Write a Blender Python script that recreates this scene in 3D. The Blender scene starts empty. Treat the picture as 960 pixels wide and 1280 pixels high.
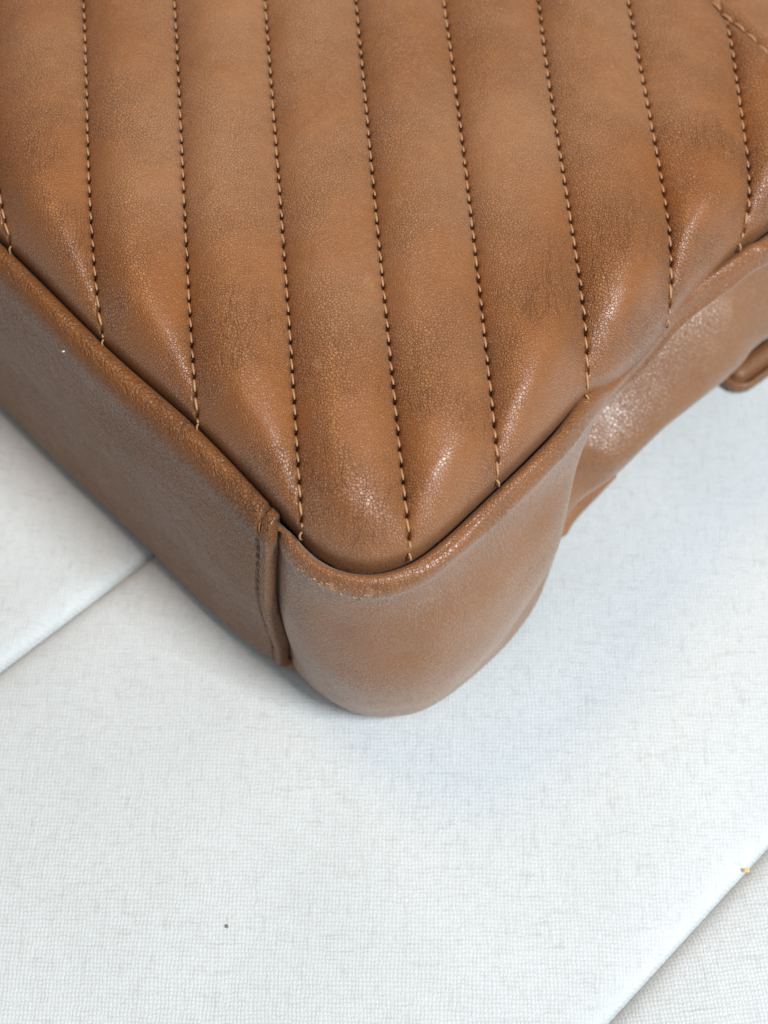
import bpy, math
import numpy as np

rng = np.random.default_rng(7)
scene = bpy.context.scene
col = scene.collection
MM = 0.001

# ------------------------------------------------------------------ camera
PITCH = math.radians(62.0)
FPX = 2000.0
DIST = 0.40
FW = np.array([0, math.cos(PITCH), -math.sin(PITCH)])
UP = np.array([0, math.sin(PITCH), math.cos(PITCH)])
RT = np.array([1.0, 0, 0])
CAM = np.array([0, 0, 0.085]) - FW * DIST
cam_data = bpy.data.cameras.new("camera")
cam = bpy.data.objects.new("camera", cam_data)
col.objects.link(cam)
cam.location = CAM
cam.rotation_euler = (math.pi / 2 - PITCH, 0, 0)
cam_data.sensor_fit = 'VERTICAL'
cam_data.sensor_height = 36.0
cam_data.lens = FPX / 1280 * 36.0
cam_data.clip_start = 0.01
cam_data.clip_end = 50
cam_data.dof.use_dof = True
cam_data.dof.focus_distance = 0.405
cam_data.dof.aperture_fstop = 11
scene.camera = cam

# ------------------------------------------------------------------ world and lamps
world = bpy.data.worlds.new("World")
scene.world = world
world.use_nodes = True
bg = world.node_tree.nodes["Background"]
bg.inputs[0].default_value = (0.93, 0.97, 1.0, 1)
bg.inputs[1].default_value = 0.15


def area(name, loc, target, sx, sy, power, color):
    d = bpy.data.lights.new(name, 'AREA')
    d.shape = 'RECTANGLE'
    d.size, d.size_y, d.energy, d.color = sx, sy, power, color
    o = bpy.data.objects.new(name, d)
    col.objects.link(o)
    o.location = loc
    v = np.array(target) - np.array(loc)
    from mathutils import Vector
    o.rotation_euler = Vector(v).to_track_quat('-Z', 'Y').to_euler()
    return o


area("window_light", (0.56, -0.42, 1.08), (0, 0, 0.05), 0.32, 0.32, 18.0, (0.88, 0.955, 1.0))
area("side_window", (1.00, -0.95, 0.58), (0, 0, 0.05), 0.45, 0.45, 5.5, (0.82, 0.92, 1.0))
area("ceiling_panel", (-0.05, -0.1, 1.60), (0, 0, 0.05), 1.6, 1.6, 5.0, (0.90, 0.96, 1.0))
area("warm_lamp", (-0.42, 0.42, 1.30), (0, 0, 0.05), 0.25, 0.25, 4.2, (1.0, 0.56, 0.23))
scene.view_settings.view_transform = 'Standard'
scene.view_settings.look = 'None'
scene.view_settings.gamma = 1.0
scene.view_settings.exposure = -0.02


# ------------------------------------------------------------------ helpers
def bp(u, v, z):
    d = FW + (u - 480) / FPX * RT - (v - 640) / FPX * UP
    return CAM + d * (z - CAM[2]) / d[2]


def crom(P, t):
    """Catmull-Rom through the rows of P at float index t (both numpy)."""
    P = np.asarray(P, float)
    n = len(P)
    i = np.clip(np.floor(t).astype(int), 0, n - 2)
    f = (t - i)
    f = f.reshape(f.shape + (1,) * (P.ndim - 1))
    p1, p2 = P[i], P[i + 1]
    p0 = np.where((i > 0).reshape(f.shape), P[np.maximum(i - 1, 0)], 2 * p1 - p2)
    p3 = np.where((i < n - 2).reshape(f.shape), P[np.minimum(i + 2, n - 1)], 2 * p2 - p1)
    return 0.5 * (2 * p1 + (p2 - p0) * f + (2 * p0 - 5 * p1 + 4 * p2 - p3) * f ** 2
                  + (3 * p1 - p0 - 3 * p2 + p3) * f ** 3)


def smooth(a, b, x):
    t = np.clip((x - a) / (b - a), 0, 1)
    return t * t * (3 - 2 * t)


def vnoise(x, y, seed=0):
    """smooth value noise, unit lattice, roughly -1..1"""
    r = np.random.default_rng(seed)
    tab = r.uniform(-1, 1, (64, 64))
    xi, yi = np.floor(x).astype(int), np.floor(y).astype(int)
    fx, fy = x - xi, y - yi
    fx, fy = fx * fx * (3 - 2 * fx), fy * fy * (3 - 2 * fy)
    g = lambda a, b: tab[a % 64, b % 64]
    return (g(xi, yi) * (1 - fx) + g(xi + 1, yi) * fx) * (1 - fy) + \
           (g(xi, yi + 1) * (1 - fx) + g(xi + 1, yi + 1) * fx) * fy


def mesh_obj(name, verts, faces, mat, parent=None, attrs=None):
    me = bpy.data.meshes.new(name)
    me.from_pydata(np.asarray(verts).tolist(), [], np.asarray(faces).tolist() if not isinstance(faces, list) else faces)
    me.polygons.foreach_set('use_smooth', [True] * len(me.polygons))
    if attrs:
        for k, a in attrs.items():
            at = me.attributes.new(k, 'FLOAT', 'POINT')
            at.data.foreach_set('value', np.asarray(a, np.float32))
    me.materials.append(mat)
    me.update()
    o = bpy.data.objects.new(name, me)
    col.objects.link(o)
    o.parent = parent
    return o


def grid_faces(nr, nc, mask=None):
    i = np.arange(nr - 1)[:, None] * nc + np.arange(nc - 1)[None, :]
    q = np.stack([i, i + 1, i + nc + 1, i + nc], -1)
    if mask is not None:
        q = q[mask]
    return q.reshape(-1, 4)


def compact(verts, faces, attrs=None):
    used = np.unique(faces)
    remap = -np.ones(len(verts), int)
    remap[used] = np.arange(len(used))
    return verts[used], remap[faces], ({k: v[used] for k, v in attrs.items()} if attrs else None)


def tag(o, label=None, cat=None, group=None, kind=None):
    if label: o['label'] = label
    if cat: o['category'] = cat
    if group: o['group'] = group
    if kind: o['kind'] = kind
    return o


# ------------------------------------------------------------------ materials
class NT:
    def __init__(self, name):
        self.m = bpy.data.materials.new(name)
        self.m.use_nodes = True
        self.t = self.m.node_tree
        self.b = self.t.nodes['Principled BSDF']

    def n(self, typ, **kw):
        nd = self.t.nodes.new(typ)
        for k, v in kw.items():
            if k in nd.inputs.keys():
                if hasattr(v, 'is_linked') or isinstance(v, bpy.types.NodeSocket):
                    self.t.links.new(v, nd.inputs[k])
                else:
                    nd.inputs[k].default_value = v
            else:
                setattr(nd, k, v)
        return nd

    def math(self, op, a, b=0.0, c=None, clamp=False):
        nd = self.t.nodes.new('ShaderNodeMath')
        nd.operation = op
        nd.use_clamp = clamp
        for i, v in enumerate((a, b) if c is None else (a, b, c)):
            if isinstance(v, bpy.types.NodeSocket):
                self.t.links.new(v, nd.inputs[i])
            else:
                nd.inputs[i].default_value = v
        return nd.outputs[0]

    def mixc(self, f, a, b):
        nd = self.t.nodes.new('ShaderNodeMix')
        nd.data_type = 'RGBA'
        for s, v in ((nd.inputs[0], f), (nd.inputs[6], a), (nd.inputs[7], b)):
            if isinstance(v, bpy.types.NodeSocket):
                self.t.links.new(v, s)
            else:
                s.default_value = v
        return nd.outputs[2]

    def ramp(self, x, lo, hi, a=0.0, b=1.0):
        nd = self.t.nodes.new('ShaderNodeMapRange')
        nd.interpolation_type = 'SMOOTHSTEP'
        self.t.links.new(x, nd.inputs[0])
        for i, v in enumerate((lo, hi, a, b)):
            nd.inputs[i + 1].default_value = v
        return nd.outputs[0]

    def link(self, a, b):
        self.t.links.new(a, b)


def leather(name, cells=1050.0, grain=0.55, wrinkle=0.3, rough=(0.42, 0.52), tint=1.0, polish=0.16, sheen=0.06, coat=1.4, coat0=0.0, wear=False, aniso=(1, 1, 1)):
    w = NT(name)
    tc = w.n('ShaderNodeTexCoord')
    P0 = tc.outputs['Object']
    mp = w.n('ShaderNodeMapping')
    w.link(P0, mp.inputs['Vector'])
    mp.inputs['Scale'].default_value = aniso
    P = mp.outputs['Vector']
    # warp the lookup so that cells are irregular
    wn = w.n('ShaderNodeTexNoise', Vector=P, Scale=260.0, Detail=3.0)
    wv = w.n('ShaderNodeVectorMath', operation='MULTIPLY_ADD')
    w.link(wn.outputs['Color'], wv.inputs[0])
    wv.inputs[1].default_value = (0.0007,) * 3
    w.link(P, wv.inputs[2])
    PV = wv.outputs[0]
    v1 = w.n('ShaderNodeTexVoronoi', feature='DISTANCE_TO_EDGE', Vector=PV, Scale=cells)
    v2 = w.n('ShaderNodeTexVoronoi', feature='DISTANCE_TO_EDGE', Vector=PV, Scale=cells * 2.1)
    cell = w.ramp(v1.outputs['Distance'], 0.0, 0.17)
    cell2 = w.ramp(v2.outputs['Distance'], 0.0, 0.25)
    # patches where the grain is loose or tight
    pn = w.n('ShaderNodeTexNoise', Vector=P0, Scale=45.0, Detail=3.0)
    patch = w.ramp(pn.outputs['Fac'], 0.35, 0.68, 0.35, 1.0)
    ga = w.n('ShaderNodeAttribute', attribute_name='grain')
    gain = w.math('MULTIPLY', patch, w.math('ADD', w.math('MULTIPLY', ga.outputs['Fac'], 0.9), 0.4))
    wr = w.n('ShaderNodeTexNoise', Vector=PV, Scale=150.0, Detail=3.0, Roughness=0.6, Distortion=0.6)
    ridge = w.math('ABSOLUTE', w.math('SUBTRACT', wr.outputs['Fac'], 0.5))
    ridge = w.ramp(ridge, 0.0, 0.07)
    big = w.n('ShaderNodeTexNoise', Vector=P0, Scale=60.0, Detail=2.0)
    h = w.math('MULTIPLY', w.math('ADD', w.math('MULTIPLY', cell, 0.85), w.math('MULTIPLY', cell2, 0.15)), gain)
    h = w.math('ADD', h, w.math('MULTIPLY', ridge, wrinkle))
    h = w.math('ADD', h, w.math('MULTIPLY', big.outputs['Fac'], 1.5))
    cm = w.n('ShaderNodeMapping')
    w.link(PV, cm.inputs['Vector'])
    cm.inputs['Scale'].default_value = (1.0, 0.22, 0.3)
    cm.inputs['Rotation'].default_value = (0, 0, -0.1)
    cn = w.n('ShaderNodeTexNoise', Vector=cm.outputs[0], Scale=330.0, Detail=3.0, Distortion=0.4)
    crease = w.math('SUBTRACT', 1.0, w.ramp(w.math('ABSOLUTE', w.math('SUBTRACT', cn.outputs['Fac'], 0.5)), 0.0, 0.022))
    crease = w.math('MULTIPLY', crease, w.math('MULTIPLY', w.ramp(ga.outputs['Fac'], 0.42, 0.75), w.ramp(pn.outputs['Fac'], 0.42, 0.6)))
    h = w.math('SUBTRACT', h, w.math('MULTIPLY', crease, 0.9))
    bump = w.n('ShaderNodeBump', Height=h, Strength=grain, Distance=0.00042)
    w.link(bump.outputs[0], w.b.inputs['Normal'])
    # colour
    n1 = w.n('ShaderNodeTexNoise', Vector=P0, Scale=22.0, Detail=4.0, Roughness=0.6)
    n2 = w.n('ShaderNodeTexNoise', Vector=P0, Scale=900.0, Detail=2.0)
    c = w.mixc(w.ramp(n1.outputs['Fac'], 0.3, 0.72), (0.265 * tint, 0.104 * tint, 0.036 * tint, 1), (0.365 * tint, 0.174 * tint, 0.078 * tint, 1))
    c = w.mixc(w.math('MULTIPLY', w.ramp(n2.outputs['Fac'], 0.4, 0.75), 0.25), c, (0.43 * tint, 0.215 * tint, 0.095 * tint, 1))
    # deeper, more saturated tone where the grain value rises towards the edges
    c = w.mixc(w.math('MULTIPLY', w.ramp(ga.outputs['Fac'], 0.29, 0.74), 0.85), c, (0.275 * tint, 0.090 * tint, 0.016 * tint, 1))
    pore = w.math('MULTIPLY', w.math('SUBTRACT', 1.0, cell), w.math('MULTIPLY', gain, 0.36))
    c = w.mixc(pore, c, (0.20 * tint, 0.072 * tint, 0.016 * tint, 1))
    c = w.mixc(w.math('MULTIPLY', crease, 0.5), c, (0.16 * tint, 0.05 * tint, 0.01 * tint, 1))
    # faint scuffs
    sn = w.n('ShaderNodeTexNoise', Vector=P0, Scale=75.0, Detail=4.0, Roughness=0.72)
    c = w.mixc(w.ramp(sn.outputs['Fac'], 0.62, 0.78, 0.0, 0.35), c, (0.47, 0.27, 0.14, 1))
    if wear:
        wa = w.n('ShaderNodeAttribute', attribute_name='wear')
        wn2 = w.n('ShaderNodeTexNoise', Vector=P0, Scale=420.0, Detail=4.0)
        wf = w.math('MULTIPLY', wa.outputs['Fac'], w.ramp(wn2.outputs['Fac'], 0.52, 0.66, 0.0, 0.8))
        c = w.mixc(wf, c, (0.50, 0.28, 0.13, 1))
    w.link(c, w.b.inputs['Base Color'])
    rn = w.ramp(n1.outputs['Fac'], 0.3, 0.7, rough[0], rough[1])
    rn = w.math('SUBTRACT', rn, w.math('MULTIPLY', ga.outputs['Fac'], polish))
    w.link(w.math('ADD', rn, w.math('MULTIPLY', w.math('SUBTRACT', 1.0, cell), 0.2)), w.b.inputs['Roughness'])
    w.b.inputs['IOR'].default_value = 1.5
    w.b.inputs['Sheen Weight'].default_value = sheen
    w.b.inputs['Sheen Roughness'].default_value = 0.45
    w.b.inputs['Sheen Tint'].default_value = (1.0, 0.93, 0.86, 1)
    w.link(w.math('MULTIPLY', w.math('MULTIPLY_ADD', ga.outputs['Fac'], coat, coat0, clamp=True), w.ramp(v1.outputs['Distance'], 0.0, 0.16, 0.25, 1.0)), w.b.inputs['Coat Weight'])
    w.b.inputs['Coat Roughness'].default_value = 0.33
    geo = w.n('ShaderNodeNewGeometry')
    vm = w.n('ShaderNodeVectorMath', operation='MULTIPLY_ADD')
    w.link(geo.outputs['Normal'], vm.inputs[0])
    vm.inputs[1].default_value = (2.2, 2.2, 2.2)
    w.link(bump.outputs[0], vm.inputs[2])
    vn = w.n('ShaderNodeVectorMath', operation='NORMALIZE')
    w.link(vm.outputs[0], vn.inputs[0])
    w.link(vn.outputs[0], w.b.inputs['Coat Normal'])
    return w.m


def simple(name, color, rough=0.7, noise=0.25, scale=2500.0):
    w = NT(name)
    tc = w.n('ShaderNodeTexCoord')
    n1 = w.n('ShaderNodeTexNoise', Vector=tc.outputs['Object'], Scale=scale, Detail=2.0)
    dark = tuple(x * (1 - noise) for x in color) + (1,)
    w.link(w.mixc(n1.outputs['Fac'], dark, tuple(min(1, x * (1 + noise)) for x in color) + (1,)), w.b.inputs['Base Color'])
    w.b.inputs['Roughness'].default_value = rough
    return w.m


def weave(name, rot):
    w = NT(name)
    tc = w.n('ShaderNodeTexCoord')
    wn = w.n('ShaderNodeTexNoise', Vector=tc.outputs['Object'], Scale=35.0, Detail=3.0)
    wv = w.n('ShaderNodeVectorMath', operation='MULTIPLY_ADD')
    w.link(wn.outputs['Color'], wv.inputs[0])
    wv.inputs[1].default_value = (0.0022,) * 3
    w.link(tc.outputs['Object'], wv.inputs[2])
    wn3 = w.n('ShaderNodeTexNoise', Vector=tc.outputs['Object'], Scale=420.0, Detail=2.0)
    wv3 = w.n('ShaderNodeVectorMath', operation='MULTIPLY_ADD')
    w.link(wn3.outputs['Color'], wv3.inputs[0])
    wv3.inputs[1].default_value = (0.0011,) * 3
    w.link(wv.outputs[0], wv3.inputs[2])
    wv = wv3
    mp = w.n('ShaderNodeMapping')
    w.link(wv.outputs[0], mp.inputs['Vector'])
    mp.inputs['Rotation'].default_value = (0, 0, rot)
    sp = w.n('ShaderNodeSeparateXYZ')
    w.link(mp.outputs['Vector'], sp.inputs[0])
    pitch = 0.00104
    k = 2 * math.pi / pitch
    x, y = sp.outputs[0], sp.outputs[1]
    sx = w.math('ABSOLUTE', w.math('SINE', w.math('MULTIPLY', x, k / 2)))
    sy = w.math('ABSOLUTE', w.math('SINE', w.math('MULTIPLY', y, k / 2 * 0.9)))
    # pillow-shaped yarn crossings between the troughs of the weave
    ou = w.math('MULTIPLY', w.math('POWER', sx, 0.7), w.math('POWER', sy, 0.7))
    fz = w.n('ShaderNodeTexNoise', Vector=tc.outputs['Object'], Scale=1600.0, Detail=3.0)
    slub = w.n('ShaderNodeTexNoise', Vector=tc.outputs['Object'], Scale=300.0, Detail=4.0, Roughness=0.75)
    h = w.math('ADD', ou, w.math('MULTIPLY', fz.outputs['Fac'], 0.8))
    h = w.math('ADD', h, w.math('MULTIPLY', slub.outputs['Fac'], 1.2))
    bump = w.n('ShaderNodeBump', Height=h, Strength=0.55, Distance=0.00026)
    w.link(bump.outputs[0], w.b.inputs['Normal'])
    big = w.n('ShaderNodeTexNoise', Vector=tc.outputs['Object'], Scale=14.0, Detail=3.0)
    c = w.mixc(w.ramp(big.outputs['Fac'], 0.3, 0.7), (0.61, 0.64, 0.645, 1), (0.665, 0.69, 0.695, 1))
    gap = w.math('MULTIPLY', w.math('SUBTRACT', 1.0, w.ramp(ou, 0.05, 0.75)), w.ramp(slub.outputs['Fac'], 0.40, 0.68, 0.05, 0.6))
    c = w.mixc(gap, c, (0.50, 0.49, 0.46, 1))
    for sc_ in ((1.0, 0.12, 1.0), (0.12, 1.0, 1.0)):
        m2 = w.n('ShaderNodeMapping')
        w.link(mp.outputs['Vector'], m2.inputs['Vector'])
        m2.inputs['Scale'].default_value = sc_
        tn = w.n('ShaderNodeTexNoise', Vector=m2.outputs[0], Scale=950.0, Detail=2.0, Roughness=0.7)
        c = w.mixc(w.ramp(tn.outputs['Fac'], 0.55, 0.74, 0.0, 0.38), c, (0.44, 0.445, 0.44, 1))
    w.link(c, w.b.inputs['Base Color'])
    w.b.inputs['Roughness'].default_value = 0.9
    w.b.inputs['Specular IOR Level'].default_value = 0.2
    w.b.inputs['Sheen Weight'].default_value = 0.15
    return w.m


M_FACE = leather('quilted_leather', 1250, 0.8, 0.10, coat0=-0.2)
M_WALL = leather('shaded_panel_leather', 850, 0.85, 0.55, (0.42, 0.54), tint=0.68, coat=0.7)  # low tint paints the shade of the left wall into its leather colour
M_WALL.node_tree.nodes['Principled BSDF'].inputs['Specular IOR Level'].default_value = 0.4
M_GUSS = leather('gusset_leather', 1000, 0.7, 0.14, (0.34, 0.44), tint=0.85, sheen=0.22, wear=True, coat=0.9, coat0=0.0)
M_STRAP = leather('strap_leather', 800, 0.4, 0.3, (0.35, 0.5), tint=0.72)
M_THREAD = simple('tan_thread', (0.42, 0.23, 0.11), 0.6)
M_THREAD2 = simple('brown_thread', (0.33, 0.16, 0.065), 0.6)
M_LINT = simple('pale_lint', (0.75, 0.66, 0.58), 0.9)
M_FLUFF = simple('grey_fluff', (0.16, 0.16, 0.15), 0.9)
M_YARN = simple('yellow_yarn', (0.80, 0.58, 0.15), 0.9)
M_FRAY = simple('raw_leather_fibre', (0.55, 0.34, 0.18), 0.9)

# ------------------------------------------------------------------ the cushions the bag lies on
A0, A1 = bp(0, 830, 0)[:2], bp(185, 690, 0)[:2]
B0, B1 = bp(760, 1280, 0)[:2], bp(960, 1060, 0)[:2]
dA = (A1 - A0) / np.linalg.norm(A1 - A0)
dB = (B1 - B0) / np.linalg.norm(B1 - B0)
EX = 0.42


def line_pts(o, d, c, s):
    k = (c - o) @ d
    return o + d * (k + s)[:, None]


def cushion(name, lo, hi, seed, rot, label):
    """lo/hi: functions s -> xy of the two long edges; the top rolls down into the joints."""
    ns = 150
    s = np.linspace(-EX, EX, ns)
    q = np.concatenate([[0.0, .3, .7, 1.2, 2, 3, 4.5, 6.5, 9, 12, 16, 21, 28, 36, 46, 60], np.linspace(75, 120, 4)]) * MM
    Lo, Hi = lo(s), hi(s)
    wid = np.linalg.norm(Hi - Lo, axis=1)[:, None]
    q = q * min(1.0, wid.min() * .45 / q[-1])
    dv = (Hi - Lo) / wid
    qs = np.concatenate([q, ]) [None, :]
    left = Lo[:, None, :] + dv[:, None, :] * (qs[..., None] + 0.00003)
    right = Hi[:, None, :] - dv[:, None, :] * (qs[:, ::-1][..., None] + 0.00003)
    fr = np.linspace(0, 1, 14)[1:-1]
    mid = left[:, -1:, :] * (1 - fr)[None, :, None] + right[:, :1, :] * fr[None, :, None]
    P = np.concatenate([left, mid, right], 1)
    d = np.concatenate([q, np.full(len(fr), .2), q[::-1]])[None, :] + np.zeros((ns, 1))
    z = -3.2 * MM * np.exp(-d / (1.4 * MM)) - 2.4 * MM * np.exp(-d / (11 * MM))
    und = vnoise(P[..., 0] * 22 + seed, P[..., 1] * 22, seed) * 0.7 * MM + vnoise(P[..., 0] * 90, P[..., 1] * 90, seed + 1) * 0.12 * MM
    z = z + und * smooth(2 * MM, 30 * MM, d)
    V = np.concatenate([P, z[..., None]], -1)
    # skirts down to the frame under the cushion
    nc = V.shape[1]
    b0, b1 = V[:, :1].copy(), V[:, -1:].copy()
    b0[..., 2] = b1[..., 2] = -0.06
    V = np.concatenate([b0, V, b1], 1)
    nc += 2
    F = grid_faces(ns, nc).tolist()
    n0 = ns * nc
    verts = V.reshape(-1, 3)
    F.append([i for i in range(nc)])
    F.append([(ns - 1) * nc + i for i in range(nc)][::-1])
    F.append([i * nc for i in range(ns)][::-1] + [i * nc + nc - 1 for i in range(ns)])
    o = mesh_obj(name, verts, F, weave('woven_fabric_%d' % seed, rot))
    tag(o, label, 'cushion', 'white upholstery cushions')
    return o


cA, cB = np.array([-0.05, 0.05]), np.array([0.08, -0.08])
nA = np.array([-dA[1], dA[0]])
nB_ = np.array([dB[1], -dB[0]])
fA = lambda s: line_pts(A0, dA, cA, s)
fB = lambda s: line_pts(B0, dB, cB, s)
cushion('upholstered_cushion', lambda s: fA(s) + nA * 0.34, fA, 1, 0.10,
        'white woven cushion edge at the far left beyond the thin joint')
cushion('upholstered_cushion', fA, fB, 2, 0.02, 'broad white woven cushion directly under the bag corner')
cushion('upholstered_cushion', fB, lambda s: fB(s) + nB_ * 0.34, 3, -0.10,
        'white woven cushion cut off in the bottom right corner')

# ------------------------------------------------------------------ the bag: seam loop and wall stations
# seam point in the photo, its height, bottom edge in the photo, bulge (mm) at five heights of the wall
ST = [
    ((0, 300), .095, (75, 574), (1, 1, 0, 0, 0)),
    ((133, 433), .094, (170, 662), (1, 1, 0, 0, 0)),
    ((250, 537), .092, (280, 770), (1, 1, 1, 0, 0)),
    ((354, 646), .090, (360, 832), (1, 2, 2, 1, 0)),
    ((400, 692), .088, (402, 868), (1, 3, 4, 3, 2)),
    ((448, 710), .087, (445, 892), (1, 3, 5, 5, 3)),
    ((492, 705), .087, (490, 898), (1, 3, 6, 6, 3)),
    ((540, 679), .088, (540, 883), (1, 4, 6, 6, 3)),
    ((622, 604), .089, (610, 830), (1, 4, 5, 4, 2)),
    ((685, 542), .089, (662, 768), (0.5, 3, 4, 2, 0)),
    ((730, 482), .088, (690, 702), (-1, -4, -5, -4, -1)),
    ((754, 455), .0875, (706, 648), (-8, -23, -29, -18, -4)),
    ((790, 416), .087, (745, 603), (-22, -43, -30, 0, 4)),
    ((840, 362), .086, (800, 548), (-23, -36, -11, 6, 5)),
    ((925, 303), .084, (890, 468), (-11, -16, 0, 7, 6)),
    ((960, 284), .083, (925, 435), (-5, -8, 0, 6, 5)),
]
T = np.array([bp(*a, z) for a, z, b, c in ST])
Bt = np.array([bp(*b, .008) for a, z, b, c in ST])
T[:, 2] += 4.2 * MM
bul = np.array([c for a, z, b, c in ST], float) * MM
roll_drop = np.array([0, 0, 0, -.4, -.4, -.4, -.4, -.4, 0, 1, 3, 5, 5.5, 5, 1, 0]) * MM   # how far the face rolls down at the seam
roll_rad = np.array([6, 6, 6, 6, 6.5, 7, 7, 6.5, 6.5, 10, 15, 18, 19, 15, 8, 6]) * MM

dl = (T[0] - T[2]); dl[2] = 0; dl /= np.linalg.norm(dl)
dr = (T[-1] - T[-4]); dr[2] = 0; dr /= np.linalg.norm(dr)
LF = T[0] + dl * 0.105
RF = T[-1] + dr * 0.105
Z3 = lambda v, z: np.array([v[0], v[1], z])
nl = np.array([-dl[1], dl[0], 0]);
if nl[1] < 0: nl = -nl
FC = LF + (RF - T[5]) + (0, 0.0, 0)
far = [Z3(T[-1] + dr * 0.05, .083), Z3(RF, .084), Z3(RF * .985 + FC * .015 + dr * .008, .085), Z3(RF * .93 + FC * .07 + dr * .008, .086),
       Z3(RF * .5 + FC * .5, .09), Z3(FC * .93 + RF * .07, .09), Z3(FC, .09), Z3(FC * .93 + LF * .07, .09),
       Z3(LF * .5 + FC * .5, .093), Z3(LF * .93 + FC * .07 + dl * .008, .095), Z3(LF * .985 + FC * .015 + dl * .008, .095), Z3(LF, .095), Z3(T[0] + dl * 0.05, .095)]
far = np.array(far)
# closed loop: photo stations then the far side of the bag
TL = np.concatenate([T, far])
nst = len(T)
NT_ = len(TL)
Tc = np.concatenate([TL, TL[:1]])


def loop_tan(P):
    return (np.roll(P, -1, 0) - np.roll(P, 1, 0))


tg = loop_tan(TL)[:, :2]
tg /= np.linalg.norm(tg, axis=1)[:, None]
Nn = np.stack([tg[:, 1], -tg[:, 0]], 1)
Bfar = far.copy()
Bfar[:, :2] += Nn[nst:] * 0.010
Bfar[:, 2] = .008
BL = np.concatenate([Bt, Bfar])
bulL = np.concatenate([bul, np.tile(np.array([[1, 2, 3, 2, 1]]) * MM, (len(far), 1))])
rdL = np.concatenate([roll_drop, np.full(len(far), .0)])
rrL = np.concatenate([roll_rad, np.full(len(far), .011)])


def wrapcat(P, k=3):
    return np.concatenate([P[-k:], P, P[:k + 1]])


def loop_eval(P, t):
    return crom(wrapcat(P), np.asarray(t, float) + 3)


# ------------------------------------------------------------------ wall profiles
def wall_stations():
    prof = []
    for k in range(NT_):
        z = TL[k, 2]
        d = BL[k] - TL[k]
        nb = d[:2] @ Nn[k]
        tb = d[:2] @ tg[k]
        pin = smooth(8.8, 11.6, k) * (1 - smooth(12.4, 14.4, k)) if k < nst else 0.0
        p = np.array([(-0.4, -14), (0.1, -9.5), (0.7, -6.2), (2.3, -4.2), (4.3, -4.9), (5.8, -7.8), (5.7, -12)])
        if k <= 2 or k >= nst:
            p[-2:] = [(6.2, -7.8), (7.2, -12)]
        pp = np.array([(-4, -14), (-2.5, -10.5), (0.2, -9.0), (2.2, -9.8), (3.9, -11.8), (4.6, -14.8), (4.0, -19)])
        p = p * (1 - pin) + pp * pin
        wt = {0: .55, 1: .55, 2: .55, 3: .55, 4: .3}.get(k, 0.0)
        pts = [(a * MM, max(a, 0) * wt * MM, z + b * MM) for a, b in p]
        n5, s5, z5 = pts[-1]
        for j, t in enumerate((.15, .32, .5, .68, .85)):
            pts.append((n5 + (nb - n5) * t + bulL[k, j], s5 + (tb - s5) * t, z5 + (0.008 - z5) * t))
        pts += [(nb, tb, .008), (nb - 4.5 * MM, tb, .0022), (nb - 16 * MM, tb, .0006)]
        prof.append([(TL[k, 0] + Nn[k, 0] * n + tg[k, 0] * s, TL[k, 1] + Nn[k, 1] * n + tg[k, 1] * s, zz) for n, s, zz in pts])
    return np.array(prof)


PROF = wall_stations()
NP = PROF.shape[1]
tt = np.concatenate([np.linspace(0, 6, 31)[:-1], np.linspace(6, NP - 1, 130)])


def wall_surface(sv):
    cs = loop_eval(PROF, sv)                       # (ns, NP, 3)
    S = crom(cs.transpose(1, 0, 2), tt)            # (nt, ns, 3)
    return S.transpose(1, 0, 2)


def surf_normals(S):
    du = np.gradient(S, axis=0)
    dv = np.gradient(S, axis=1)
    n = np.cross(du, dv)
    n /= np.linalg.norm(n, axis=-1)[..., None] + 1e-12
    return n


def arc_resample(s0, s1, step):
    s = np.linspace(s0, s1, 6000)
    P = loop_eval(TL, s)
    L = np.concatenate([[0], np.cumsum(np.linalg.norm(np.diff(P, axis=0), axis=1))])
    n = int(L[-1] / step) + 1
    li = np.linspace(0, L[-1], n)
    return np.interp(li, L, s), li


bag = bpy.data.objects.new('handbag', None)
col.objects.link(bag)
tag(bag, 'brown leather handbag with diagonal quilted front lying flat on white cushions', 'handbag')

# bottom panel (left wall): from off-frame up to the folded, stitched edge
S_EDGE = 2.95
s_l, li = arc_resample(-3.5, S_EDGE, 0.7 * MM)
# refine near the folded edge
fine = np.linspace(0, 9 * MM, 40)
Ltot = li[-1]
li2 = np.concatenate([li[li < Ltot - 9.5 * MM], Ltot - fine[::-1]])
s_l = np.interp(li2, li, s_l)
S = wall_surface(s_l)
Nw = surf_normals(S)
if (Nw[len(s_l) // 2, 45, :2] @ Nn[1]) < 0: Nw = -Nw
e = Ltot - li2                                        # distance to the folded edge
off = 1.7 * MM + 0 * e \
    
rr = 0.9 * MM
edge = np.where(e < rr, 1 - np.sqrt(np.clip(1 - (1 - e / rr) ** 2, 0, 1)), 0) * 3.4 * MM
off = off - edge
fadeT = smooth(1.0, 3.0, tt) * (1 - smooth(NP - 3.2, NP - 1.6, tt))
soft = vnoise(np.arange(len(s_l))[:, None] * .012 + tt[None] * .0, tt[None] * .5 + np.zeros((len(s_l), 1)), 5) * .5 * MM
Lw = np.concatenate([[0], np.cumsum(np.linalg.norm(np.diff(S[-6], axis=0), axis=1))])
groove = np.exp(-((e - 4.0 * MM) / (0.6 * MM)) ** 2)[:, None] * (-0.6 - 1.3 * (.5 - .5 * np.cos(2 * np.pi * Lw / (4.2 * MM))) ** 3)[None] * MM
V = S + Nw * ((off[:, None] + groove) * fadeT[None] + soft * fadeT[None])[..., None]
grain = np.broadcast_to((1 - smooth(4.5, 7.0, tt))[None] * .55 + .15, V.shape[:2])
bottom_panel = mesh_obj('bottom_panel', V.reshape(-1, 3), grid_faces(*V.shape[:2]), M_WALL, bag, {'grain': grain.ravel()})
WALL_L, N_L, E_L = V, Nw, e

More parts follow.
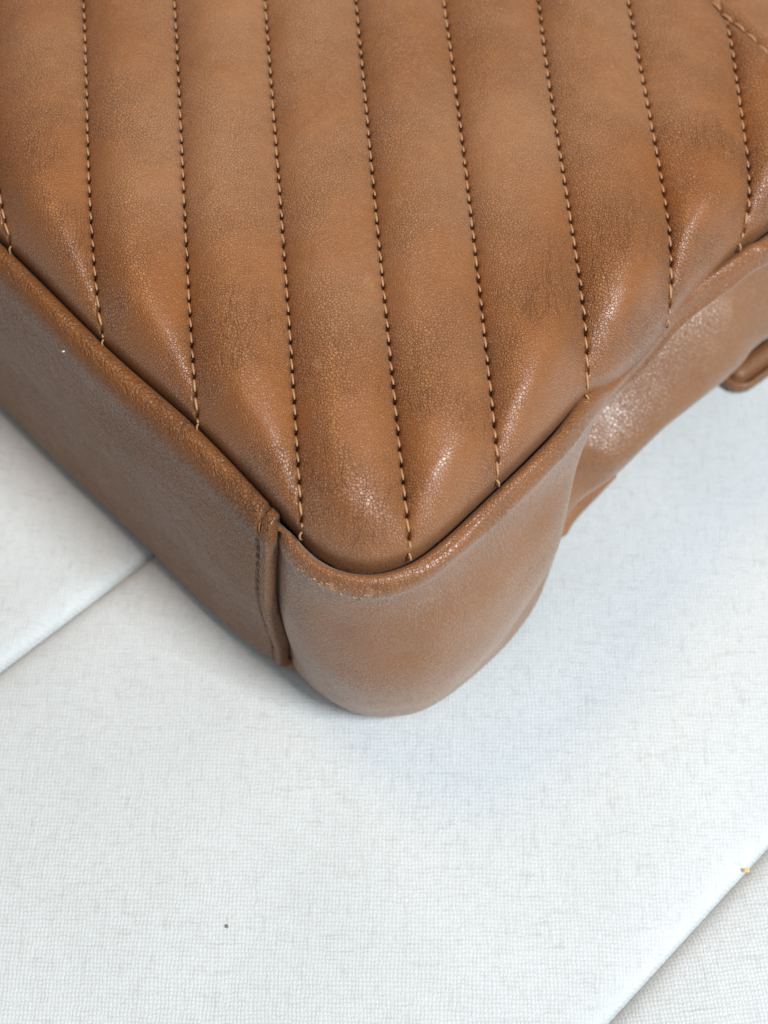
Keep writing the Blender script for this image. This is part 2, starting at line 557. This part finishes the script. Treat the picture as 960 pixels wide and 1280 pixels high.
# side gusset (right wall), starts under the folded edge
s_g, lg = arc_resample(S_EDGE - 0.10, nst + 2.5, 0.7 * MM)
S = wall_surface(s_g)
Nw = surf_normals(S)
if (Nw[len(s_g) // 4, 45, :2] @ Nn[6]) < 0: Nw = -Nw
inset = -1.8 * MM * (1 - smooth(2 * MM, 9 * MM, lg)) - 0.9 * MM * (1 - smooth(2 * MM, 5 * MM, lg))
und = vnoise(lg[:, None] / .017, tt[None] * .9 + 3, 11) * .5 * MM + vnoise(lg[:, None] / .006, tt[None] * 2.1 + 3, 12) * .10 * MM
V = S + Nw * ((inset[:, None] + und) * fadeT[None])[..., None]
ww = np.exp(-((s_g - 4.6) / 1.0) ** 2)[:, None] * np.exp(-((tt - 4.7) / .5) ** 2)[None]
grain = np.broadcast_to((1 - smooth(5.0, 8.0, tt))[None] * .4 + .3, V.shape[:2])
side_gusset = mesh_obj('side_gusset', V.reshape(-1, 3), grid_faces(*V.shape[:2]), M_GUSS, bag, {'grain': grain.ravel(), 'wear': ww.ravel()})
GUS, N_G, S_G = V, Nw, s_g

# far wall of the bag, out of the picture
s_f, lf = arc_resample(nst + 2.4, NT_ - 3.4, 3 * MM)
S = wall_surface(s_f)
mesh_obj('top_panel', S.reshape(-1, 3), grid_faces(*S.shape[:2]), M_GUSS, bag)

# ------------------------------------------------------------------ quilted face
lp_s = np.linspace(0, NT_, 420, endpoint=False)
LP = loop_eval(TL, lp_s)
extL = np.zeros(NT_)
extL[10:15] = np.array([1.3, 3.9, 5.0, 3.6, .6]) * MM      # here the face rolls out over the tucked gusset
LVAL = np.stack([LP[:, 2]] + [np.clip(loop_eval(v[:, None], lp_s)[:, 0], -.001, None) for v in (rdL, rrL, extL)], 1)


def seam_info(xy):
    """signed inside distance, nearest seam point, and smooth seam height / roll depth / radius / reach at points (n,2)"""
    out_d = np.empty(len(xy)); out = np.empty((len(xy), 4)); near = np.empty((len(xy), 2))
    a = LP[:, :2]; b = np.roll(a, -1, 0); ab = b - a
    L2 = (ab ** 2).sum(1)
    for i in range(0, len(xy), 4000):
        p = xy[i:i + 4000]
        ap = p[:, None] - a[None]
        t = np.clip((ap * ab).sum(2) / L2, 0, 1)
        q = ap - t[..., None] * ab
        d = np.sqrt((q ** 2).sum(2))
        w = 1 / (d + 2 * MM) ** 4
        out[i:i + 4000] = (w @ LVAL) / w.sum(1)[:, None]
        y0, y1 = a[None, :, 1], b[None, :, 1]
        c = ((y0 > p[:, 1:2]) != (y1 > p[:, 1:2])) & (p[:, 0:1] < a[None, :, 0] + (p[:, 1:2] - y0) / np.where(y1 == y0, 1e-9, y1 - y0) * ab[None, :, 0])
        ins = (c.sum(1) % 2) == 1
        m = d.argmin(1)
        ar = np.arange(len(p))
        out_d[i:i + 4000] = d[ar, m] * np.where(ins, 1, -1)
        near[i:i + 4000] = p - q[ar, m]
    return out_d, near, out[:, 0], out[:, 1], out[:, 2], out[:, 3]


def valley(xy, full=False):
    d, near, zs, rd, rr, ext = seam_info(xy)
    de = d + ext
    dd = np.clip(de, 0, None)
    x = np.clip(1 - dd / rr, 0, 1)
    z = zs + 3.2 * MM - (rd + 4.0 * MM) * (1 - np.sqrt(np.clip(1 - x ** 2, 0, 1))) + 6.5 * MM * (1 - np.exp(-dd / .021)) + 7 * MM * (1 - np.exp(-dd / .06))
    out = np.clip(-de, 0, None)
    z = z - out * 3.0
    if not full:
        return z, de
    # beyond the edge the leather turns straight down (and slightly under) along the seam
    v = near - xy
    v = v / (np.linalg.norm(v, axis=1)[:, None] + 1e-9)
    return z, de, xy + v * (out * 1.12)[:, None]


QL = {
    -1: [(-10, 0), (-8, 100), (-5, 200), (0, 250), (5, 275), (14, 305)],
    0: [(104, 0), (108, 120), (111, 220), (116, 310), (121, 370), (128, 420)],
    1: [(218, 0), (222, 100), (228, 200), (233, 300), (238, 400), (240, 470), (248, 530)],
    2: [(331, 0), (338, 110), (349, 230), (355, 310), (360, 400), (366, 480), (371, 560), (376, 640)],
    3: [(444, 0), (452, 80), (464, 200), (470, 280), (478, 350), (487, 440), (496, 540), (507, 620), (513, 690)],
    4: [(554, 0), (567, 100), (580, 200), (591, 290), (600, 370), (608, 450), (617, 530), (624, 600)],
    5: [(672, 0), (683, 80), (695, 170), (707, 240), (717, 300), (726, 370), (733, 430), (734, 475)],
    6: [(784, 0), (795, 60), (805, 110), (820, 190), (830, 250), (838, 310), (838, 355)],
    7: [(902, 10), (915, 70), (924, 120), (930, 170), (934, 220), (936, 260), (925, 303)],
}
lines = {}
for k, pts in QL.items():
    z = np.full(len(pts), .098)
    for _ in range(5):
        P = np.array([bp(u, v, zz) for (u, v), zz in zip(pts, z)])
        z, _d = valley(P[:, :2])
    o_ = np.argsort(P[:, 1])
    P = P[o_]
    deg = 4 if k in (6, 7) else 3
    lines[k] = (np.polyfit(P[:, 1] * 10, P[:, 0], deg), P[0, 1], P[-1, 1])


def line_x(k, y):
    if k in lines:
        c, y0, y1 = lines[k]
        dc = np.polyder(c)
        yc = np.clip(y, y0 - .002, y1)
        x = np.polyval(c, yc * 10)
        hi = np.clip(y - y1, 0, None)
        lo = np.clip(y0 - .002 - y, 0, None)
        sl_hi = np.clip(np.polyval(dc, y1 * 10) * 10, -.25, -.02)
        return x + hi * sl_hi
    if k < -1:
        return line_x(-1, y) - .0232 * (-1 - k) - .0 * y
    return line_x(7, np.clip(y, lines[7][1] + .012, None)) + .0235 * (k - 7)


K0, K1 = -7, 12
# columns in each channel: dense beside the stitch lines
frac = np.array([0, .008, .018, .03, .05, .08, .11, .14, .175, .21, .245, .28, .315, .35, .385, .42, .46, .50])
frac = np.concatenate([frac, 1 - frac[-2:0:-1]])
ys = np.concatenate([np.arange(-.032, .180, .0005), np.arange(.185, .46, .004)])
kk = np.concatenate([k + frac for k in range(K0, K1)] + [[K1]])
lx = np.stack([line_x(k, ys) for k in range(K0, K1 + 1)], 1)          # (ny, nlines)
ki = np.minimum(np.floor(kk + 1e-9).astype(int) - K0, K1 - K0 - 1)
kf = kk - K0 - ki
X = lx[:, ki] * (1 - kf) + lx[:, ki + 1] * kf
Y = np.broadcast_to(ys[:, None], X.shape)
xy = np.stack([X, Y], -1).reshape(-1, 2)
zv, dist, xys = valley(xy, True)
XS, YS = xys[:, 0].reshape(X.shape), xys[:, 1].reshape(X.shape)
zv = zv.reshape(X.shape); dist = dist.reshape(X.shape)
# hem: the upper edge of the front panel (top right of the picture)
H0, H1 = bp(870, 0, .097)[:2], bp(958, 72, .097)[:2]
dH = (H1 - H0) / np.linalg.norm(H1 - H0)
nH = np.array([dH[1], -dH[0]])
if nH[1] < 0: nH = -nH                      # towards the flap, up right
hem = (xy - H0) @ nH
hem = hem.reshape(X.shape)                   # >0 beyond the stitch row
HW = 4.6 * MM                                # stitch row to folded edge


def puff(f, d, X, Y):
    g = 1 - np.abs(2 * f - 1)                # 0 at lines, 1 mid
    p = .4 * np.sqrt(np.clip(1 - (1 - np.clip(g, 0, 1)) ** 2.2, 0, 1)) + .6 * (1 - (1 - np.clip(g, 0, 1)) ** 2)
    amp = 6.0 * MM * smooth(-3 * MM, 9 * MM, d) + 1.3 * MM * np.exp(-((d - 13 * MM) / (9 * MM)) ** 2)
    return p * amp


Kid = np.floor(kk + 1e-9)
fpuff = kf[None, :] + 0 * X
wob = 1 + .12 * vnoise(X * 30 + 5 * Kid[None], Y * 22, 3)
Zp = puff(fpuff, dist, X, Y) * wob
ripple = vnoise(X * 110, Y * 60, 4) * .22 * MM + vnoise(X * 260, Y * 150, 6) * .07 * MM
# small puckers pulled by the thread along each line
dl_line = np.minimum(kf, 1 - kf) * .0232
pitch = 4.05 * MM
puck = -.25 * MM * np.exp(-dl_line / (1.4 * MM))[None] * (0.5 + 0.5 * np.cos(2 * np.pi * Y / pitch))
Z = zv + Zp + (ripple * smooth(0, 2 * MM, dl_line)[None]) + puck
# hem fold: small trough along the stitches, a plump edge, then the fold turns under
hz = -1.1 * MM * np.exp(-(hem / (1.3 * MM)) ** 2)
u = np.clip((hem - (HW - 2.2 * MM)) / (2.2 * MM), 0, 1)
hz = hz + .9 * MM * np.exp(-((hem - 2.6 * MM) / (1.5 * MM)) ** 2) - 6.5 * MM * (1 - np.sqrt(np.clip(1 - u ** 2, 0, 1)))
hem_flat = smooth(-5 * MM, 1 * MM, hem)
Zf = Z - Zp * hem_flat * .75 + hz
# needle holes at the ends of the stitches
stitch_pts = []
end_pts = []
holes = []
for k in range(-2, 9):
    y = -.045
    yy = np.arange(-.045, .20, .0001)
    xx = line_x(k, yy)
    L = np.concatenate([[0], np.cumsum(np.hypot(np.diff(xx), np.diff(yy)))])
    li_ = np.arange(pitch * .3, L[-1], pitch)
    li_ = li_ + rng.normal(0, .12 * MM, len(li_))
    py = np.interp(li_, L, yy); px = np.interp(li_, L, xx)
    zz, dd = valley(np.stack([px, py], 1))
    hh = (np.stack([px, py], 1) - H0) @ nH
    ok = (dd > -0.6 * MM) & (hh < -1 * MM)
    pts = np.stack([px, py], 1)
    for j in range(len(li_) - 1):
        if ok[j] and ok[j + 1]:
            stitch_pts.append((k, pts[j], pts[j + 1]))
    jj = np.where(ok)[0]
    if len(jj) and jj[0] > 0:
        fr = np.linspace(0, 1, 40)[:, None]
        cand = pts[jj[0]] * (1 - fr) + pts[jj[0] - 1] * fr
        cd = valley(cand)[1]
        e_ = cand[np.argmin(np.abs(cd + .2 * MM))]
        if np.linalg.norm(e_ - pts[jj[0]]) > 1.2 * MM:
            stitch_pts.append((k, e_, pts[jj[0]]))
        end_pts.append(e_)
    holes += [(k, p) for p, o_ in zip(pts, ok) if o_]
for j in range(-3, 12):
    holes.append((None, H0 + dH * (j * 4.9 * MM - .45 * MM)))
for k, p in holes:
    c = np.where((np.abs(kk - k) < .12) if k is not None else (np.abs(X[np.searchsorted(ys, p[1])] - p[0]) < .002))[0]
    if len(c) == 0: continue
    r0 = np.searchsorted(ys, p[1] - .0016); r1 = np.searchsorted(ys, p[1] + .0016)
    sl = np.ix_(range(r0, r1), c)
    q = ((X[sl] - p[0]) / (.55 * MM)) ** 2 + ((Y[sl] - p[1]) / (.72 * MM)) ** 2
    Zf[sl] -= 3.0 * MM * np.exp(-q ** 1.5)

V = np.stack([XS, YS, Zf], -1)
keepv = (dist > -3.2 * MM) & (hem < HW + .3 * MM)
m = keepv[:-1, :-1] & keepv[1:, :-1] & keepv[:-1, 1:] & keepv[1:, 1:]
F = grid_faces(*X.shape, m)
gr = .26 + .66 * np.exp(-np.clip(dist, 0, 1) / .032) + .12 * vnoise(X * 40, Y * 40, 8)
vv, ff, aa = compact(V.reshape(-1, 3), F, {'grain': np.clip(gr, 0, 1).ravel()})
quilted_front = mesh_obj('quilted_front', vv, ff, M_FACE, bag, aa)


def face_z(x, y):
    r = np.clip(np.searchsorted(ys, y), 1, len(ys) - 1)
    return np.interp(x, X[r], Zf[r])


# the panel that continues under the hem
Zu = Z - 8.0 * MM + puck * 0
keepu = (dist > -3.2 * MM) & (hem > -2 * MM)
m = keepu[:-1, :-1] & keepu[1:, :-1] & keepu[:-1, 1:] & keepu[1:, 1:]
Vu = np.stack([XS, YS, Zu], -1)
rows = np.concatenate([np.arange(0, len(ys), 2)])
Vu = Vu[rows]; ku = keepu[rows]
m = ku[:-1, :-1] & ku[1:, :-1] & ku[:-1, 1:] & ku[1:, 1:]
vv, ff, aa = compact(Vu.reshape(-1, 3), grid_faces(*Vu.shape[:2], m), {'grain': np.full(Vu.shape[0] * Vu.shape[1], .25)})
upper_panel = mesh_obj('quilted_upper_panel', vv, ff, M_FACE, bag, aa)


# ------------------------------------------------------------------ stitches
def thread_mesh(name, length, rad, arch, mat, rings=6, sides=6):
    vs, fs = [], []
    for i in range(rings + 1):
        t = i / rings
        y = (t - .5) * length
        zc = arch * (1 - (2 * t - 1) ** 4) - arch * .45
        r = rad * (0.55 + .45 * math.sin(math.pi * min(max(t, .08), .92)) ** .5)
        for j in range(sides):
            a = 2 * math.pi * j / sides + t * .7
            vs.append((r * 1.15 * math.cos(a), y, zc + r * math.sin(a)))
    for i in range(rings):
        for j in range(sides):
            a = i * sides + j; b = i * sides + (j + 1) % sides
            fs.append([a, b, b + sides, a + sides])
    fs.append(list(range(sides))[::-1]); fs.append([rings * sides + j for j in range(sides)])
    me = bpy.data.meshes.new(name)
    me.from_pydata(vs, [], fs)
    me.polygons.foreach_set('use_smooth', [True] * len(me.polygons))
    me.materials.append(mat)
    return me


from mathutils import Matrix, Vector
ME_ST = thread_mesh('stitch', pitch * .84, .30 * MM, .75 * MM, M_THREAD)
ME_HEM = thread_mesh('hem_stitch', 4.2 * MM, .5 * MM, .9 * MM, M_THREAD2)
ME_PAN = thread_mesh('panel_stitch', 3.2 * MM, .3 * MM, .35 * MM, M_THREAD2)


def place(name, me, p0, p1, nrm, parent, twist=0.0, lift=0.0):
    p0, p1 = Vector(p0), Vector(p1)
    y = (p1 - p0).normalized()
    z = Vector(nrm); z = (z - y * z.dot(y)).normalized()
    x = y.cross(z)
    Mx = Matrix((x, y, z)).transposed() @ Matrix.Rotation(twist, 3, 'Z')
    o = bpy.data.objects.new(name, me)
    col.objects.link(o)
    o.parent = parent
    c = (p0 + p1) * .5 + z * lift
    o.matrix_world = Matrix.Translation(c) @ Mx.to_4x4()
    return o


def in_view(p, mg=25):
    d = np.array(p) - CAM
    w = d @ FW
    return -mg < d @ RT / w * FPX + 480 < 960 + mg and -mg < 640 - d @ UP / w * FPX < 1280 + mg


for k, a, b in stitch_pts:
    mdl = (a + b) / 2
    za = face_z(*(a * .7 + b * .3)); zb = face_z(*(a * .3 + b * .7))
    if not in_view((*mdl, za)): continue
    slope = (zb - za) / (np.linalg.norm(b - a) * .4)
    dz = slope * np.linalg.norm(b - a) / 2
    zm = (za + zb) / 2
    o = place('stitch', ME_ST, (*a, zm - dz), (*b, zm + dz), (0, 0, 1), quilted_front,
              rng.normal(.10, .05), .12 * MM + rng.normal(0, .05 * MM))
    f_ = math.sqrt((b[0] - a[0]) ** 2 + (b[1] - a[1]) ** 2 + (2 * dz) ** 2) / pitch
    if f_ < .9 or f_ > 1.1:
        o.matrix_world = o.matrix_world @ Matrix.Diagonal((1, f_, 1, 1))
for e_ in end_pts:                       # the last thread dives down the edge into the seam
    i = np.argmin(((LP[:, :2] - e_) ** 2).sum(1))
    t_ = LP[(i + 1) % len(LP), :2] - LP[i - 1, :2]
    n_ = np.array([t_[1], -t_[0]]) / np.linalg.norm(t_)
    zt = valley(e_[None])[0][0] + .4 * MM
    q_ = e_ + n_ * .15 * MM
    if in_view((*e_, zt)):
        place('stitch', ME_ST, (*(q_ + n_ * .2 * MM), zt - pitch), (*q_, zt), (*n_, .2), quilted_front, .05, .05 * MM)
for j in range(-2, 9):
    a = H0 + dH * (j * 4.9 * MM); b = a + dH * 4.0 * MM
    z = face_z(*((a + b) / 2))
    if in_view((*((a + b) / 2), z)):
        place('stitch', ME_HEM, (*a, z), (*b, z), (0, 0, 1), quilted_front, .12, .25 * MM)
# row beside the folded edge of the bottom panel
ie = np.argmin(np.abs(E_L - 4.0 * MM))
colp = WALL_L[ie]; coln = N_L[ie]
L = np.concatenate([[0], np.cumsum(np.linalg.norm(np.diff(colp, axis=0), axis=1))])
l0 = np.interp(3.0, tt, L); l1 = np.interp(NP - 3.3, tt, L)
for q in np.arange(l0, l1, 4.2 * MM):
    a = np.array([np.interp(q, L, colp[:, i]) for i in range(3)])
    b = np.array([np.interp(q + 3.2 * MM, L, colp[:, i]) for i in range(3)])
    n = np.array([np.interp(q, L, coln[:, i]) for i in range(3)])
    place('stitch', ME_PAN, a, b, n, bottom_panel, .25, .1 * MM)

# ------------------------------------------------------------------ back panel: flat on the cushion, its rolled edge peeps out
sb = np.linspace(0, NT_, 700, endpoint=False)
Bc = loop_eval(BL, sb)
bt = np.roll(Bc, -1, 0) - np.roll(Bc, 1, 0)
bt = bt[:, :2] / np.linalg.norm(bt[:, :2], axis=1)[:, None]
bn = np.stack([bt[:, 1], -bt[:, 0]], 1)
peep = (-3.0 + 3.2 * np.exp(-((sb - 2.75) / .35) ** 2) + 5.4 * smooth(10.4, 10.9, sb) * (1 - smooth(12.44, 12.52, sb))) * MM
rows_ = []
R0 = 3.2 * MM
for a in np.linspace(-math.pi / 2, math.pi / 2, 13):
    o_ = peep - R0 + R0 * math.cos(a)
    rows_.append(np.concatenate([Bc[:, :2] + bn * o_[:, None], np.full((len(sb), 1), .0036 + R0 * math.sin(a))], 1))
for inn, zz in ((9, .0066), (20, .006)):
    rows_.append(np.concatenate([Bc[:, :2] + bn * (peep - inn * MM)[:, None], np.full((len(sb), 1), zz)], 1))
R_ = np.array(rows_)
nr, ncol = R_.shape[:2]
F = []
for i in range(nr - 1):
    for j in range(ncol):
        j2 = (j + 1) % ncol
        F.append([i * ncol + j, i * ncol + j2, (i + 1) * ncol + j2, (i + 1) * ncol + j])
F.append(list(range(ncol))[::-1])
back_panel = mesh_obj('back_panel', R_.reshape(-1, 3), F, M_GUSS, bag)

# ------------------------------------------------------------------ strap end lying beside the gusset
sc0 = bp(924, 464, .004)[:2]
ax = np.array([math.cos(math.radians(38)), math.sin(math.radians(38))])
ay = np.array([-ax[1], ax[0]])


def strap(parent):
    W, Ls = 6.5 * MM, .11
    # outline: rounded end at -x
    pts = []
    for a in np.linspace(math.pi / 2, 3 * math.pi / 2, 25):
        pts.append((W * math.cos(a), W * math.sin(a)))
    outl = [(x, W) for x in np.linspace(Ls, 0.002, 20)] + pts + [(x, -W) for x in np.linspace(.002, Ls, 20)]
    outl = np.array(outl)
    cen = np.stack([np.clip(outl[:, 0], .0, None), np.zeros(len(outl))], 1)
    # rings from the underside edge over the rolled rim, the stitched groove, to the padded middle
    prof = [(.90, .3), (1.0, 1.6), (1.0, 3.2), (.95, 4.6), (.84, 5.2), (.72, 4.2), (.66, 2.0), (.58, 2.2), (.5, 4.4), (.4, 5.6), (.2, 6.2), (.0, 6.4)]
    vs = []
    for f_, z in prof:
        p = cen + (outl - cen) * f_
        P = sc0 + p[:, :1] * ax + p[:, 1:] * ay
        vs.append(np.concatenate([P, np.full((len(P), 1), z * MM)], 1))
    vs = np.array(vs)
    nr, nc = vs.shape[:2]
    return mesh_obj('strap', vs.reshape(-1, 3), grid_faces(nr, nc), M_STRAP, parent)


strap_o = strap(bag)

# ------------------------------------------------------------------ worn fibres along the corner of the gusset roll
fv, ffc = [], []
gi = np.where((S_G > 3.5) & (S_G < 5.6))[0]
for _ in range(90):
    i = rng.choice(gi); j = np.argmin(np.abs(tt - rng.normal(4.9, .25)))
    p = GUS[i, j]; n = N_G[i, j]
    t1 = rng.normal(0, 1, 3); t1 -= n * (t1 @ n); t1 /= np.linalg.norm(t1)
    ln = rng.uniform(.35, 1.1) * MM; w_ = np.cross(n, t1) * rng.uniform(.06, .16) * MM
    tip = p + t1 * ln + n * rng.uniform(.15, .5) * MM
    b0 = len(fv)
    fv += [p - w_ - n * 1e-4, p + w_ - n * 1e-4, p + n * w_.max() * 2, tip]
    ffc += [[b0, b0 + 1, b0 + 3], [b0 + 1, b0 + 2, b0 + 3], [b0 + 2, b0, b0 + 3]]
fray = mesh_obj('frayed_fibres', fv, ffc, M_FRAY, bag)
fray['kind'] = 'stuff'


# ------------------------------------------------------------------ lint and crumbs
def crumb(name, p, r, mat, label, cat, seed):
    q = np.random.default_rng(seed)
    vs, fs = [], []
    for i in range(1, 5):
        for j in range(8):
            th, ph = math.pi * i / 5, 2 * math.pi * j / 8
            k = q.uniform(.7, 1.15)
            vs.append((r[0] * k * math.sin(th) * math.cos(ph), r[1] * k * math.sin(th) * math.sin(ph), r[2] * math.cos(th)))
    vs += [(0, 0, r[2]), (0, 0, -r[2])]
    for i in range(3):
        for j in range(8):
            fs.append([i * 8 + j, (i + 1) * 8 + j, (i + 1) * 8 + (j + 1) % 8, i * 8 + (j + 1) % 8])
    for j in range(8):
        fs.append([32, j, (j + 1) % 8]); fs.append([33, 24 + (j + 1) % 8, 24 + j])
    o = mesh_obj(name, vs, fs, mat)
    o.location = p
    o.rotation_euler = (0, 0, q.uniform(0, 3))
    return tag(o, label, cat)


iw = np.argmin(np.abs(s_l - 0.72)); jw = np.argmin(np.abs(tt - 5.2))
crumb('lint_speck', WALL_L[iw, jw] + N_L[iw, jw] * .2 * MM, (.28 * MM, .5 * MM, .3 * MM), M_LINT, 'tiny pale lint speck stuck on the rolled edge of the bottom panel', 'lint', 1)
crumb('fluff_speck', bp(283, 1158, .0004), (.75 * MM, .6 * MM, .3 * MM), M_FLUFF, 'larger dark grey fluff speck on the white cushion in front of the bag', 'fluff', 2)
crumb('fluff_speck', bp(345, 1180, .0003), (.28 * MM, .7 * MM, .25 * MM), M_FLUFF, 'smaller thin dark fluff speck on the white cushion in front of the bag', 'fluff', 3)
crumb('yarn_crumb', bp(933, 1088, -.002), (1.0 * MM, .55 * MM, .5 * MM), M_YARN, 'tiny yellow yarn crumb in the joint between the cushions', 'yarn', 4)
print('stitches', len(quilted_front.children), 'n holes', len(holes))
